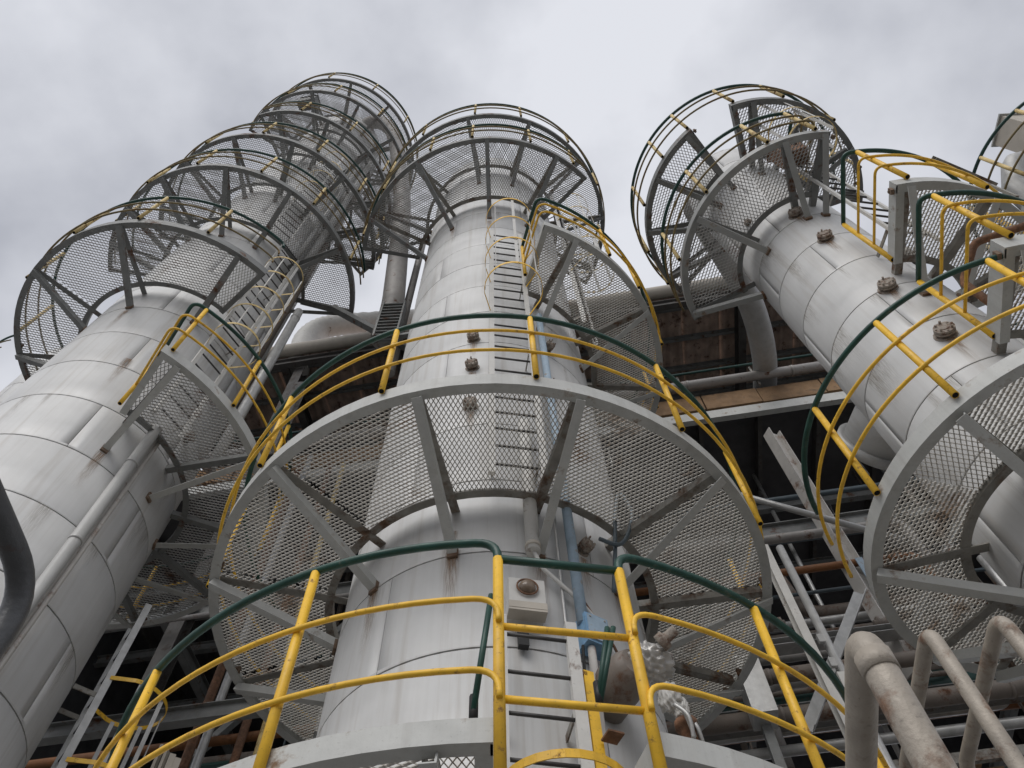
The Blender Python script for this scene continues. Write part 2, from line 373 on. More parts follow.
def platform(c, z, Ro, t0, t1, br, posts, rails, label, Ri=None, steel='steel', gm='grating', worn='steel_worn', yel='yellow', grn='green',
             rim_h=.16, drop=.50, rh=1.1, ends=(True, True), skip=(), loose=0.07, pr=.026, gaps=(), hs=(.31, .70), low=.06, mid=None):
    R = RAD[c]; Ri = Ri or R + .12
    root = thing('access_platform', label, 'platform', (c[0], c[1], z), base_ang(c))
    segs = []; cur = t0
    for g0, g1 in sorted(gaps): segs.append((cur, g0)); cur = g1
    segs.append((cur, t1))
    full = (t1 - t0) >= 359.9 and not gaps
    for a, b in segs:
        mb = MB(); mb.ring(Ro - .012, Ro, -rim_h, 0, a, b); mb.ring(Ro - .085, Ro - .012, -rim_h, -rim_h + .012, a, b)
        part('outer_rim', mb, steel, root)
        mb = MB(); mb.ring(Ri, Ri + .012, -.13, -.02, a, b); mb.ring(Ri + .012, Ri + .07, -.13, -.118, a, b); part('inner_rim', mb, worn, root)
        if not full:
            for e, (t, sg) in enumerate(((a, 1), (b, -1))):
                mb = MB(); p, q = pol(Ri, t, -rim_h / 2), pol(Ro - .013, t, -rim_h / 2)
                nrm = pol(1, t + 90 * sg)
                mb.beam(p + nrm * .006, q + nrm * .006, .012, rim_h); mb.beam(p + nrm * .045 - Vector((0, 0, rim_h / 2 - .007)), q + nrm * .045 - Vector((0, 0, rim_h / 2 - .007)), .066, .012)
                part('end_plate', mb, steel, root)
        bs = [a] + [t for t in sorted(br) if a + 3 < t < b - 3] + [b]
        if full: bs = sorted(br) + [sorted(br)[0] + 360]
        for u, w in zip(bs[:-1], bs[1:]):
            def gp_(u, w):
                md = (u + w) / 2; md = (md + 180) % 360 - 180
                sec = 0 if abs(md) < 14 else (90 if abs(md) < 150 else 0)
                add('grating_panel', grating(Ri + .012, Ro - .013, round(w - u, 1), gm, sec - md), root, (0, 0, -.035), R_(md))
            while w - u > 46: gp_(u, u + 31); u += 31
            gp_(u, w)
    key = ('br', R, Ro, rim_h, drop, steel, worn)
    if key not in PC:
        mb = MB(); mb.angle((R, 0, -.10), (Ro - .086, 0, -.10), .075, .010)
        kb = MB(); kb.angle((R - .01, 0, -rim_h - drop), (Ro - .03, 0, -rim_h - .035), .075, .010, flip=-1)
        ft = MB(); ft.box((R + .014, 0, -rim_h - drop - .01), (.028, .085, .10))
        cl = MB(); cl.box((Ro - .07, 0, -rim_h + .05), (.05, .03, .07)); cl.tube([(Ro - .07, -.03, -rim_h + .05), (Ro - .07, .03, -rim_h + .05)], .012, 6)
        PC[key] = (mb.mesh('bracket', worn), kb.mesh('brace', steel), ft.mesh('foot', 'foot_rust'), cl.mesh('clip', 'foot_rust'))
    for t in br:
        b = add('bracket', PC[key][0], root, (0, 0, 0), R_(t))
        k = add('brace', PC[key][1], b); add('foot_plate', PC[key][2], b)
        for dt in (-3.2 * 2.5 / Ro, 3.4 * 2.5 / Ro): add('clip', PC[key][3], b, (0, 0, 0), R_(dt))
    rr = Ro + loose
    for t in posts: add('post', post_mesh(rh - .015, pr, yel, low), root, pol(Ro + .028, t))
    for rd in rails:
        a, b = rd[0], rd[1]; o = rd[2] if len(rd) > 2 else {}
        mb = MB(); mb.tube(rail_path(Ro + .03, a, b, rh, **o), .024, 10); part('top_rail', mb, grn, root)
        for h in hs:
            mb = MB(); mb.tube(rail_path(Ro + .062, a, b, h, **o), .015, 8); part('middle_rail', mb, mid or yel, root)
        for key_, t in (('startr', a), ('endr', b)):
            if key_ in o: add('post', post_mesh(rh - .015, pr, yel), root, pol(o[key_], t))
    return root
# --- middle column
G_D = (.12, .12)
p1 = platform(CC, 2.24, 2.56, -150, 160, [-118, -88, -58, -28, -6, 24, 48, 78, 108, 138], [-50.5, -22.2, 35.7, 62, -78, -105, 90, 118],
     [(-150, 0.6, {'drop': (0, .15), 'fr': .12}), (15.2, 160, {'drop': (.15, 0), 'fr': .12})],
     'lowest ring platform of the middle column, its railing broken by the ladder gap', gaps=[(0, 15.8)], rim_h=.12, low=.28, hs=(.20, .64))
for t in (0.6, 15.2): add('post', post_mesh(.97, .028, 'yellow', .28), p1, pol(2.588, t))
for nm, h, r, m in (('gap_bar', 1.09, .024, 'green'), ('gap_bar', .61, .018, 'yellow'), ('gap_bar', .19, .018, 'yellow')):
    mb = MB(); mb.tube([pol(2.588, .6, h - .12), pol(2.588, 15.2, h - .12)], r, 10); part(nm, mb, m, p1)
p2 = platform(CC, 5.42, 2.56, -165, 126, [-137, -106, -76, -44.4, -13.3, 15.6, 48, 81.4, 108.5], [-80, -47.5, -19.6, 7.6, 36.5, 64.5, 96],
     [(-165, 126)], 'big round mesh platform of the middle column right above the lowest one')
p3 = platform(CC, 10.2, 2.5, 16, 112, [27, 61.5, 92], [39.4, 54.1, 76, 100], [(15, 112, {'startr': 1.75})], 'part ring mesh platform on the right flank of the middle column below its top rings', drop=.75)
p4 = platform(CC, 15.06, 2.62, -80, 44, [-65.3, -32.8, -2, 28.2], [-74, -52, -26, -8, 16, 36], [(-80, 44)],
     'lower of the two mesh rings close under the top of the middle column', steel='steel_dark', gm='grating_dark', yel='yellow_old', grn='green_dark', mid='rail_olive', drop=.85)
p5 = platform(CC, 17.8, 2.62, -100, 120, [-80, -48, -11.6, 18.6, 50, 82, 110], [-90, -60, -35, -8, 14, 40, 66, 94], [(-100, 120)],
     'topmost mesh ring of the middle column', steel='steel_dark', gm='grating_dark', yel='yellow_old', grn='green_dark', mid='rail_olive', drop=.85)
# --- left column
kw = dict(steel='steel_dark', gm='grating_dark', worn='steel_dark', yel='yellow_old', grn='green_dark', mid='rail_olive')  # rings seen backlit: their shade is put into these darker colours
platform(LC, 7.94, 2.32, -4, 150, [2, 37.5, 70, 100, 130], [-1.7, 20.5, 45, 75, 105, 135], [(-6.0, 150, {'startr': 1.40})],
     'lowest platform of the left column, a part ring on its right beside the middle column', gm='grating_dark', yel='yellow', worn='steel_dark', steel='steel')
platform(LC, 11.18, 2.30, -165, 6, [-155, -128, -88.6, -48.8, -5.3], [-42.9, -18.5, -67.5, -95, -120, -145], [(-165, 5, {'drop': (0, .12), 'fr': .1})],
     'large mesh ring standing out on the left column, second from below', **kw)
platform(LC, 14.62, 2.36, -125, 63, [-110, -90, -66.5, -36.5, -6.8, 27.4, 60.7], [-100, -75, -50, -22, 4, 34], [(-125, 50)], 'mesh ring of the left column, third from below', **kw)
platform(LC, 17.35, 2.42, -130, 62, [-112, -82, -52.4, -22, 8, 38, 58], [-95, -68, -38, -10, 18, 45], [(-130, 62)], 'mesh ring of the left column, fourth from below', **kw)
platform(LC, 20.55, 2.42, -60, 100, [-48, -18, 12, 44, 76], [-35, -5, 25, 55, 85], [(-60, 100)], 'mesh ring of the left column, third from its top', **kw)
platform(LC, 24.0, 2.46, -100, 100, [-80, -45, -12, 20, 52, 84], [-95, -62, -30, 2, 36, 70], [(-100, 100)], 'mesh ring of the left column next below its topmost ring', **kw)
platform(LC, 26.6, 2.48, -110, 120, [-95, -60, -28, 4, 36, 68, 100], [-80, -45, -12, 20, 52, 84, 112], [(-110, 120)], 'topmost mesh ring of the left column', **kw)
# --- right column
platform(RC, 4.30, 1.51, -150, 62, [-120, -97, -55.3, -2.7, 40], [-30.8, 0.2, 33], [(-72, 62)], 'lowest ring platform of the right column at the picture edge', rim_h=.13, drop=.52)
platform(RC, 5.55, 1.62, 37, 118, [41, 70, 100], [41, 72, 104], [(37, 118, {'startr': .86})], 'lower of two small mesh platforms with grey end plates, right flank of right column', rim_h=.19, drop=.5)
platform(RC, 7.35, 1.62, 39, 118, [43, 74, 104], [44, 72, 104], [(39, 118, {'startr': .86})], 'upper of two small mesh platforms with grey end plates, right flank of right column', rim_h=.15, drop=.5)
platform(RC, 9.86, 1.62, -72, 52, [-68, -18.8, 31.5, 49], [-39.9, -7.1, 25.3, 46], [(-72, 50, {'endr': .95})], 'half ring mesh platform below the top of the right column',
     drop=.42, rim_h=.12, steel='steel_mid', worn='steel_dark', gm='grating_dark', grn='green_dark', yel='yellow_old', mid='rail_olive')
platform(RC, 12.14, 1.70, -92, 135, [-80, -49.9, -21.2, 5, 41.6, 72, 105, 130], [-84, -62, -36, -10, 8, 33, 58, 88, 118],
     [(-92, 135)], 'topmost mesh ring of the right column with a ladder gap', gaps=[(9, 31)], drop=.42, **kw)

# ------------------------------------------------------------------ ladders
LM = {}
def ladder(c, t, r, z0, z1, w, label, hoops=(), hr=.36, stile='white', hoopm='yellow_old', straps=True, flat=(.07, .02), hang=0.0, rungm='rung', sp=.30):
    root = thing('ladder', label, 'ladder', (*(Vector(c) + (Matrix.Rotation(base_ang(c), 2) @ Vector((r * math.cos(R_(t)), r * math.sin(R_(t)))))), z0), base_ang(c) + R_(t))
    H = z1 - z0                                            # local x = away from the column
    for s in (-1, 1):
        mb = MB(); mb.box((0, s * w / 2, H / 2), (flat[0], flat[1], H)); part('stile', mb, stile, root)
        zz = .3
        while zz < H - .2:
            mb = MB(); mb.box((-(r - RAD[c]) / 2 - .02, s * (w / 2 - .03), zz), (r - RAD[c] - .03, .012, .05)); part('standoff', mb, 'steel_worn', root); zz += 2.2
    key = (round(w, 3), rungm)
    if key not in LM:
        mb = MB(); mb.tube([(0, -w / 2 + .012, 0), (0, w / 2 - .012, 0)], .0125, 8); LM[key] = mb.mesh('rung', rungm)
    z = .15
    while z < H - .05: add('rung', LM[key], root, (0, 0, z)); z += sp
    if hoops:
        hm = ('hoop', round(w, 3), hr, hoopm)
        P = [Vector((0, -w / 2 - .01, 0))] + [Vector((.34 - hr * .05 + hr * math.cos(a) * 1.0, hr * math.sin(a), 0)) for a in [R_(-105 + 210 * i / 18) for i in range(19)]] + [Vector((0, w / 2 + .01, 0))]
        if hm not in LM:
            mb = MB()
            for a, b in zip(P[:-1], P[1:]): mb.beam(a, b, .006, .045)
            LM[hm] = mb.mesh('cage_hoop', hoopm)
        for z in hoops: add('cage_hoop', LM[hm], root, (0, 0, z - z0))
        if straps and len(hoops) > 1:
            for k in (2, 6, 10, 14, 18):
                mb = MB(); p = P[k]; q = p * .97
                mb.beam((q.x, q.y, min(hoops) - z0), (q.x, q.y, max(hoops) - z0), .04 if k == 10 else .006, .006 if k == 10 else .04, up=(1, 0, 0)); part('cage_strap', mb, stile, root)
    return root
ladder(CC, 10.2, 1.58, -EYE, 3.80, .47, 'ladder with black rungs and pale stiles in the railing gap of the lowest platform', hoops=(2.33, 1.4), hr=.33, hoopm='yellow', straps=False, flat=(.05, .075))
ladder(CC, 8.0, 1.58, 5.45, 12.4, .46, 'tall caged ladder with black rungs up the front of the middle column', hoops=(9.0, 10.0, 11.0, 12.0), hr=.36, flat=(.04, .06), straps=True, hoopm='yellow')
ladder(LC, 17, 1.42, 8.0, 14.5, .42, 'caged ladder with yellow hoops between the lower platforms of the left column', hoops=(9.9, 10.6, 11.3, 12.0, 12.7), hr=.34, flat=(.04, .05))
ladder(LC, 2, 1.42, 14.7, 20.5, .42, 'ladder on the left column between its third ring and its upper rings', hoops=(16.6, 17.6, 18.6, 19.6), hr=.34)
ladder(RC, 58, 1.02, 7.4, 12.3, .42, 'ladder with pale stiles climbing the right column beside its rusty nozzles', hoops=(10.6, 11.4, 12.2), hr=.33, flat=(.03, .05), straps=True)
ladder(CC, 63, 1.6, 10.25, 17.8, .42, 'caged ladder behind the part ring of the middle column up to its top rings', hoops=(12.4, 13.4, 14.4, 15.4, 16.4), hr=.34, stile='galv')

# ------------------------------------------------------------------ small fittings on the middle column
def catmull(P, n=6):
    P = [Vector(p) for p in P]; Q = [P[0]] + P + [P[-1]]; out = []
    for i in range(1, len(Q) - 2):
        a, b, c, d = Q[i - 1:i + 3]
        for k in range(n):
            t = k / n; out.append(.5 * ((2 * b) + (c - a) * t + (2 * a - 5 * b + 4 * c - d) * t * t + (3 * b - a - 3 * c + d) * t ** 3))
    out.append(P[-1]); return out
def onC(c, r, t, z):
    q = Matrix.Rotation(base_ang(c), 3, 'Z') @ pol(r, t, z); return Vector((c[0] + q.x, c[1] + q.y, z))
def frame_thing(name, label, cat, c, r, t, z): return thing(name, label, cat, onC(c, r, t, z), base_ang(c) + R_(t))   # local x points out of the column
# junction box with bulkhead lamp
j = frame_thing('bulkhead_lamp', 'pale square box with a round brown wire guarded lamp on the middle column', 'lamp', CC, 1.36, 9.2, 4.12)
mb = MB(); mb.box((.075, 0, .0), (.15, .26, .30)); part('housing', mb, 'white', j)
mb = MB(); mb.box((.11, 0, -.16), (.10, .27, .02)); mb.box((.157, 0, -.12), (.012, .27, .06)); part('lid', mb, 'box_beige', j)
mb = MB(); mb.lathe([(.062, 0), (.062, .012), (.056, .035), (.036, .055), (.01, .062)], 18); part('lamp_glass', mb, 'lens', j, loc=(.15, 0, .05), rot=(0, R_(90), 0))
mb = MB(); mb.tube(arc(.075, 0, 360, .02, 20)[:-1], .007, 6, closed=True); part('guard_ring', mb, 'rust', j, loc=(.15, 0, .05), rot=(0, R_(90), 0))
mb = MB(); mb.box((.04, -.02, -.30), (.05, .07, .18)); part('cable_gland', mb, 'black', j)
# conduits and pipes on the middle column
def vpipe(name, label, cat, P, r, m, n=10, extra=None):
    P = [Vector(p) for p in P]; b = Vector((P[0].x, P[0].y, P[-1].z if P[-1].z < P[0].z else P[0].z))
    root = thing(name, label, cat, b); mb = MB(); mb.tube([p - b for p in P], r, n); part('tube', mb, m, root)
    return root, b
def single(name, label, cat, mb, m, loc=(0, 0, 0), rotz=0, group=None):
    return tag(add(name, mb.mesh(name, m), None, loc, rotz), label, cat, group)
def pipe(name, label, P, r, m, n=10, fl=(), fm=None, cat='pipe', group=None, fr=.12):
    P = fillet([Vector(p) for p in P], fr, 7) if fr else [Vector(p) for p in P]; b = P[0].copy()
    root = thing(name, label, cat, b, 0, group); mb = MB(); mb.tube([p - b for p in P], r, n); part('tube', mb, m, root)
    for q, d in fl:                                          # flanges: point, direction
        q, d = Vector(q) - b, Vector(d).normalized(); M4 = Matrix.Translation(q) @ d.to_track_quat('Z', 'Y').to_matrix().to_4x4()
        f = MB(); f.lathe([(r * 1.0, -.02), (r * 1.1, -.02), (r * 1.1, .02), (r * 1.0, .02)], 16, M4); part('flange', f, fm or m, root)
    return root
pipe('white_pipe', 'short thick white pipe stub hanging above the bulkhead lamp', [onC(CC, 1.44, 12.5, 6.6), onC(CC, 1.44, 12.5, 4.66)], .058, 'white', 14, [(onC(CC, 1.44, 12.5, 4.72), (0, 0, 1))], 'box_beige', fr=0)
pipe('white_conduit', 'thin white conduit slanting down from the white pipe stub', [onC(CC, 1.44, 12.7, 4.68), onC(CC, 1.44, 15, 4.5), onC(CC, 1.43, 26, 4.27), onC(CC, 1.43, 33, 4.1), onC(CC, 1.43, 33.5, 3.7)], .017, 'white', 8)
pipe('blue_conduit', 'pale blue pipe running down to the blue box on the middle column', [onC(CC, 1.46, 25, 9.5), onC(CC, 1.46, 25.6, 4.0)], .042, 'blue', 12, fr=0)
bx = frame_thing('blue_box', 'blue painted box at the foot of the pale blue pipe', 'box', CC, 1.38, 28.5, 3.93)
mb = MB(); mb.box((.07, 0, 0), (.14, .19, .26)); part('housing', mb, 'blue_box', bx)
mb = MB(); mb.box((.146, 0, 0), (.012, .16, .22)); part('cover', mb, 'blue', bx)
for y_, z_ in ((-.06, -.09), (.06, -.09), (-.06, .09), (.06, .09)): mb = MB(); mb.tube([(.15, y_, z_), (.16, y_, z_)], .008, 6); part('screw', mb, 'galv', bx)
pipe('rusty_conduit', 'flaking white and rust conduit running down from the blue box', [onC(CC, 1.47, 27, 3.79), onC(CC, 1.47, 26.0, 2.9), onC(CC, 1.47, 26.0, -EYE)], .028, 'beam_white', 8, fr=.05)
pipe('grey_conduit', 'thin pale grey conduit beside the pale blue pipe', [onC(CC, 1.40, 22.5, 9.3), onC(CC, 1.40, 21.5, 4.5), onC(CC, 1.40, 20.5, -EYE)], .014, 'galv', 8, fr=0)
single('black_cable', 'thin black cable beside the yellow bar and the ladder', 'cable', MB().tube(catmull([onC(CC, 1.5, 23.6, 3.75), onC(CC, 1.5, 23.0, 3.4), onC(CC, 1.5, 23.6, 2.9), onC(CC, 1.5, 23.0, 2.3), onC(CC, 1.5, 23, 1.0)]), .010, 6), 'black')
single('grey_hose', 'grey looped hose hanging at the inner rim of the big mesh platform', 'hose', MB().tube(catmull([onC(CC, 1.50, 36, 5.05), onC(CC, 1.56, 44, 5.1), onC(CC, 1.66, 48, 5.5), onC(CC, 1.62, 46, 5.8), onC(CC, 1.56, 44, 5.5), onC(CC, 1.5, 42.5, 5.0), onC(CC, 1.42, 42, 4.6)]), .018, 8), 'cable')
single('thin_rod', 'thin rusty rod slanting across the right side of the middle column', 'rod', MB().tube([onC(CC, 1.40, 28, 4.35), onC(CC, 1.40, 38, 4.0), onC(CC, 1.40, 48, 3.6)], .010, 6), 'rust')
yb = frame_thing('yellow_bar', 'yellow flat bar standing right of the lower ladder', 'bar', CC, 1.60, 21.6, 2.2)
mb = MB(); mb.box((0, 0, .6), (.03, .07, 1.25)); part('bar', mb, 'yellow', yb)
mb = MB(); mb.box((0, -.06, 1.2), (.03, .10, .03)); part('arm', mb, 'rust', yb)
mb = MB(); mb.box((.08, .06, .72), (.10, .10, .012)); part('bracket', mb, 'rust', yb)
def rods(label, a, b, n):
    r0 = thing('gate_spring', label, 'gate spring', b)
    for k in range(n):
        d = Vector((.035 * k, 0, 0)); mb = MB(); mb.tube([a - b + d, d * .3], .016, 8); part('rod', mb, 'green', r0)
    mb = MB(); mb.tube([(0.005, 0, .12), (.005, 0, -.02)], .022, 8); part('collar', mb, 'black', r0)
rods('thin dark green rod leaning behind the left post of the ladder gap', onC(CC, 2.42, -.2, 3.12), onC(CC, 2.3, -2.4, 2.45), 1)
rods('pair of dark green rods leaning behind the right post of the ladder gap', onC(CC, 2.1, 18.4, 3.30), onC(CC, 2.0, 16.3, 2.85), 2)

# foil wrapped valve
def blob(r, seed, n=32, k=9, amp=.16):
    rnd = random.Random(seed); D = [(Vector((rnd.gauss(0, 1), rnd.gauss(0, 1), rnd.gauss(0, 1))).normalized(), rnd.uniform(4, 14), rnd.uniform(0, 6)) for _ in range(k)]
    mb = MB()
    for i in range(n + 1):
        ph = math.pi * i / n
        for q in range(n * 2):
            th = math.pi * q / n; d = Vector((math.sin(ph) * math.cos(th), math.sin(ph) * math.sin(th), math.cos(ph)))
            f = sum(1 - abs(math.sin(d.dot(u) * w + p)) for u, w, p in D) / k
            mb.v.append(d * r * (1 - amp + amp * 2.4 * (f - .35)))
    m2 = n * 2
    for i in range(n):
        for q in range(m2): mb.face((i * m2 + q, (i + 1) * m2 + q, (i + 1) * m2 + (q + 1) % m2, i * m2 + (q + 1) % m2), 0, True)
    return mb
fv = frame_thing('wrapped_valve', 'valve wrapped in crumpled silver foil on the right of the middle column', 'valve', CC, 1.35, 33, 3.5)
mb = MB(); mb.lathe([(.16, -.05), (.16, .20), (.13, .34), (.10, .40)], 24); part('lagged_stub', mb, 'pipe_brown', fv, rot=(0, R_(90), R_(-8)))
for (r_, sd_, amp_, m_, lc_, sc_) in ((.18, 3, .26, 'foil', (.40, .06, .03), (1, 1.15, .85)), (.10, 9, .25, 'white', (.42, .15, -.20), (1, .9, 1.25)), (.075, 5, .25, 'white', (.44, .20, -.28), (.9, .8, 1.4))):
    fo = part('foil_wrap', blob(r_, sd_, amp=amp_), m_, fv, loc=lc_); fo.scale = sc_
mb = MB(); mb.lathe([(.05, -.1), (.05, .05), (.07, .06), (.07, .10)], 12); part('actuator', mb, 'rust', fv, loc=(.45, .20, -.48)); mb = MB(); mb.lathe([(.06, 0), (.06, .05), (.035, .06), (.035, .14)], 12); part('bonnet', mb, 'nozzle', fv, loc=(.56, .02, .05), rot=(0, R_(70), R_(20)))
for k, q in enumerate(((.48, .12, -.30), (.46, .2, -.34), (.52, .06, -.36))):
    mb = MB(); mb.tube(catmull([q, (q[0] + .05, q[1] + .02 * k, q[2] - .1), (q[0] + .02, q[1] + .07, q[2] - .22)]), .013, 6); part('wire', mb, 'galv', fv)

# rust runs below the bracket feet (own shape, part of the column)
rm = bpy.data.materials.new('rust_run'); rm.use_nodes = True; MATS['rust_run'] = rm
N, Lk = rm.node_tree.nodes, rm.node_tree.links; pb = N['Principled BSDF']; pb.inputs['Base Color'].default_value = (.27, .17, .10, 1); pb.inputs['Roughness'].default_value = .85
gtc = N.new('ShaderNodeTexCoord'); sp = N.new('ShaderNodeSeparateXYZ'); Lk.new(gtc.outputs['Generated'], sp.inputs[0])
gg = N.new('ShaderNodeNewGeometry'); mpn = N.new('ShaderNodeMapping'); mpn.inputs['Scale'].default_value = (28, 28, 1.5); nz = N.new('ShaderNodeTexNoise'); nz.inputs['Detail'].default_value = 5
Lk.new(gg.outputs['Position'], mpn.inputs[0]); Lk.new(mpn.outputs[0], nz.inputs['Vector'])
def mth(op, a, b):
    x = N.new('ShaderNodeMath'); x.operation = op
    for i, v in enumerate((a, b)):
        if isinstance(v, (int, float)): x.inputs[i].default_value = v
        else: Lk.new(v, x.inputs[i])
    x.use_clamp = True; return x.outputs[0]
cen = mth('SUBTRACT', 1.0, mth('MULTIPLY', mth('ABSOLUTE', mth('SUBTRACT', 0.0, 0.0), 0), 0))
edge = mth('MULTIPLY', mth('MULTIPLY', sp.outputs['Y'], mth('SUBTRACT', 1.0, sp.outputs['Y'])), 4.0)
al = mth('MULTIPLY', mth('MULTIPLY', mth('POWER', sp.outputs['Z'], 1.3), edge), mth('MULTIPLY', mth('SUBTRACT', nz.outputs['Fac'], .36), 3.6))
Lk.new(al, pb.inputs['Alpha'])
dm = rm.copy(); dm.name = 'dirt_run'; MATS['dirt_run'] = dm
dp = dm.node_tree.nodes['Principled BSDF']; dp.inputs['Base Color'].default_value = (.34, .30, .25, 1)
lk_ = dp.inputs['Alpha'].links[0]; src_ = lk_.from_socket; x_ = dm.node_tree.nodes.new('ShaderNodeMath'); x_.operation = 'MULTIPLY'; x_.inputs[1].default_value = .5
dm.node_tree.links.new(src_, x_.inputs[0]); dm.node_tree.links.new(x_.outputs[0], dp.inputs['Alpha'])
def stain(c, root, t, z, w, h, m='rust_run'):
    R = RAD[c] + .0075; mb = MB(); n = 4; a = math.degrees(w / R)
    for i in range(n + 1):
        u = -a / 2 + a * i / n
        mb.v += [pol(R, u, -h), pol(R, u, 0)]
    for i in range(n): mb.face((2 * i, 2 * i + 2, 2 * i + 3, 2 * i + 1), 0, True)
    me = mb.mesh('rust_stain', m); me.transform(Matrix.Translation((-R, 0, 0)))
    add('rust_stain', me, root, pol(R, t, z + EYE), R_(t))
for t, z in ((-44.4, 4.75), (-13.3, 4.75), (15.6, 4.75), (48, 4.75), (-76, 4.75), (-14.5, 5.0)): stain(CC, colC, t, z + .03, .13, .75)
for t, z in ((-9.7, 7.0), (-9.7, 7.9), (-9.7, 8.7), (33, 4.95), (-32, 14.0), (-2, 13.9), (-65, 14)): stain(CC, colC, t, z - .05, .10, .5)
for z in (5.85, 6.93, 8.5, 9.5): stain(RC, colR, 26, z - .03, .10, .45)
for t, z in ((-5, 10.4), (-48.8, 10.4), (-20, 9.0), (-35, 6.4), (2, 7.2)): stain(LC, colL, t, z, .12, .7)

rs_ = random.Random(5)
for c, root, dz_, z_s, za, zb in ((CC, colC, .97, 3.77, 2.5, 15), (LC, colL, .87, 5.30, 4, 14), (RC, colR, .80, 6.20, 3.5, 10)):
    for k in range(26):
        zz = z_s + dz_ * math.floor((rs_.uniform(za, zb) - z_s) / dz_); stain(c, root, rs_.uniform(-75, 75), zz, rs_.uniform(.05, .22), rs_.uniform(.3, .85), 'dirt_run')
# pipes and conduit on the left column
pipe('column_pipe', 'pale lagged pipe running down the left column below its lowest platform', [onC(LC, 1.34, 15.0, 7.95), onC(LC, 1.34, 15.0, -EYE)], .062, 'lagging', 16, [(onC(LC, 1.34, 15, z), (0, 0, 1)) for z in (7.2, 5.9, 4.7, 3.5)], fr=0)
pipe('column_pipe', 'slim bare pipe between the lagged pipe and the flaking conduit on the left column', [onC(LC, 1.30, 18.3, 7.95), onC(LC, 1.30, 18.3, -EYE)], .028, 'pipe', 10, fr=0)
pipe('flaking_conduit', 'flaking rust and white conduit beside the lagged pipe on the left column', [onC(LC, 1.28, 20.6, 7.95), onC(LC, 1.28, 20.6, -EYE)], .032, 'beam_white', 10, fr=0)
pipe('standing_pipe', 'bare shiny pipe standing on the right side of the left column above its lowest platform', [onC(LC, 1.62, 44, 8.0), onC(LC, 1.62, 44, 13.0)], .075, 'galv', 14, [(onC(LC, 1.62, 44, z), (0, 0, 1)) for z in (12.7, 10.6)], fr=0)
pipe('vapour_pipe', 'thick grey overhead pipe arching from the top of the left column to the middle one',
     catmull([(-5.2, 5.0, 27.2), (-4.75, 4.55, 27.7), (-4.27, 4.38, 28.0), (-3.8, 4.5, 27.6), (-3.46, 4.75, 26.5), (-2.84, 5.17, 22.0), (-2.60, 5.47, 19.5), (-2.48, 5.60, 17.5), (-2.36, 5.73, 15.5), (-2.30, 5.80, 14.3), (-2.30, 5.80, 12.9)]), .23, 'pipe', 18, fr=0)
pipe('riser_pipe', 'grey riser pipe close to the left edge of the middle column beside the overhead pipe', [(-1.8, 6.0, 19.6), (-2.1, 6.05, 19.6), (-2.1, 6.05, 12.0)], .08, 'pipe', 14, fr=.2)
single('long_strut', 'dark steel strut slanting from the third ring of the left column to the middle column', 'strut', MB().angle((-3.45, 5.7, 14.3), (-1.58, 6.03, 12.6), .12, .014), 'steel_dark')
ladder(LC, 84, 1.45, -EYE, 6.5, .46, 'caged ladder with yellow hoops below the lowest platform of the left column', hoops=(2.8, 3.7, 4.6, 5.5), hr=.36, stile='galv', flat=(.07, .03), hoopm='yellow')
db = thing('slatted_box', 'dark slatted box between the left and middle columns above the roof edge', 'box', (-2.16, 5.50, 12.30))
mb = MB(); mb.box((0, .1, .78), (.38, .02, 1.5)); part('back_plate', mb, 'steel_dark', db)
for k in range(11): mb = MB(); mb.box((0, 0, .08 + k * .14), (.38, .12, .018), Matrix.Rotation(R_(30), 3, 'X')); part('slat', mb, 'steel_dark', db)
for s_ in (-1, 1): mb = MB(); mb.box((s_ * .20, .03, .78), (.03, .18, 1.56)); part('side_plate', mb, 'steel_dark', db)
mb = MB(); mb.beam((.21, .08, .2), (.85, .0, .2), .08, .08); part('support', mb, 'steel_dark', db)

# pipes on the right column
pipe('overhead_duct', 'thick grey duct curving from the top of the right column back to the building',
     catmull([(3.9, 3.5, 13.2), (3.72, 3.62, 13.62), (3.5, 3.85, 13.8), (3.56, 4.05, 13.8), (4.02, 4.74, 13.8), (4.52, 5.55, 13.8), (4.85, 6.3, 13.8), (5.09, 7.07, 13.9), (5.30, 7.88, 14.25), (5.5, 9.5, 14.5), (5.6, 14, 14.5)], 4), .24, 'lagging', 20, fr=0)
mw = thing('manway_nozzle', 'big pale capped nozzle sticking out behind the right column above its lowest platform', 'nozzle', (3.86, 3.92, 6.70))
mb = MB(); dq = Vector((-.22, .98, .0)).to_track_quat('Z', 'Y').to_matrix().to_4x4(); mb.lathe([(.34, -.1), (.34, .55)], 32, dq); part('neck', mb, 'cladding', mw)
mb = MB(); mb.lathe([(.36, .55), (.40, .55), (.40, .63), (.36, .66), (.1, .67)], 32, dq); part('cover', mb, 'lagging', mw)
mb = MB(); mb.lathe([(.36, -.2), (.36, -.12)], 32, dq); part('collar', mb, 'cladding', mw)
pipe('rusty_line', 'rusty brown bent pipe behind the two small platforms of the right column', [onC(RC, .95, 48, 5.7), onC(RC, .95, 50, 6.3), onC(RC, 1.25, 56, 6.5), onC(RC, 2.6, 95, 6.5)], .036, 'rust', 10, [(onC(RC, .95, 48, 5.72), (0, 0, 1))], fr=.12)
vb = thing('cable_trough', 'grey steel bar lying across the top of the upper small platform railing', 'steel bar', (4.75, 2.05, 8.6))
mb = MB(); mb.channel((0, 0, 0), (.75, .32, 0), .05, .09, .008); part('channel', mb, 'steel_worn', vb)
mb = MB(); mb.beam((.45, .19, -.04), (.45, .19, -.9), .03, .03); part('hanger', mb, 'steel_worn', vb)

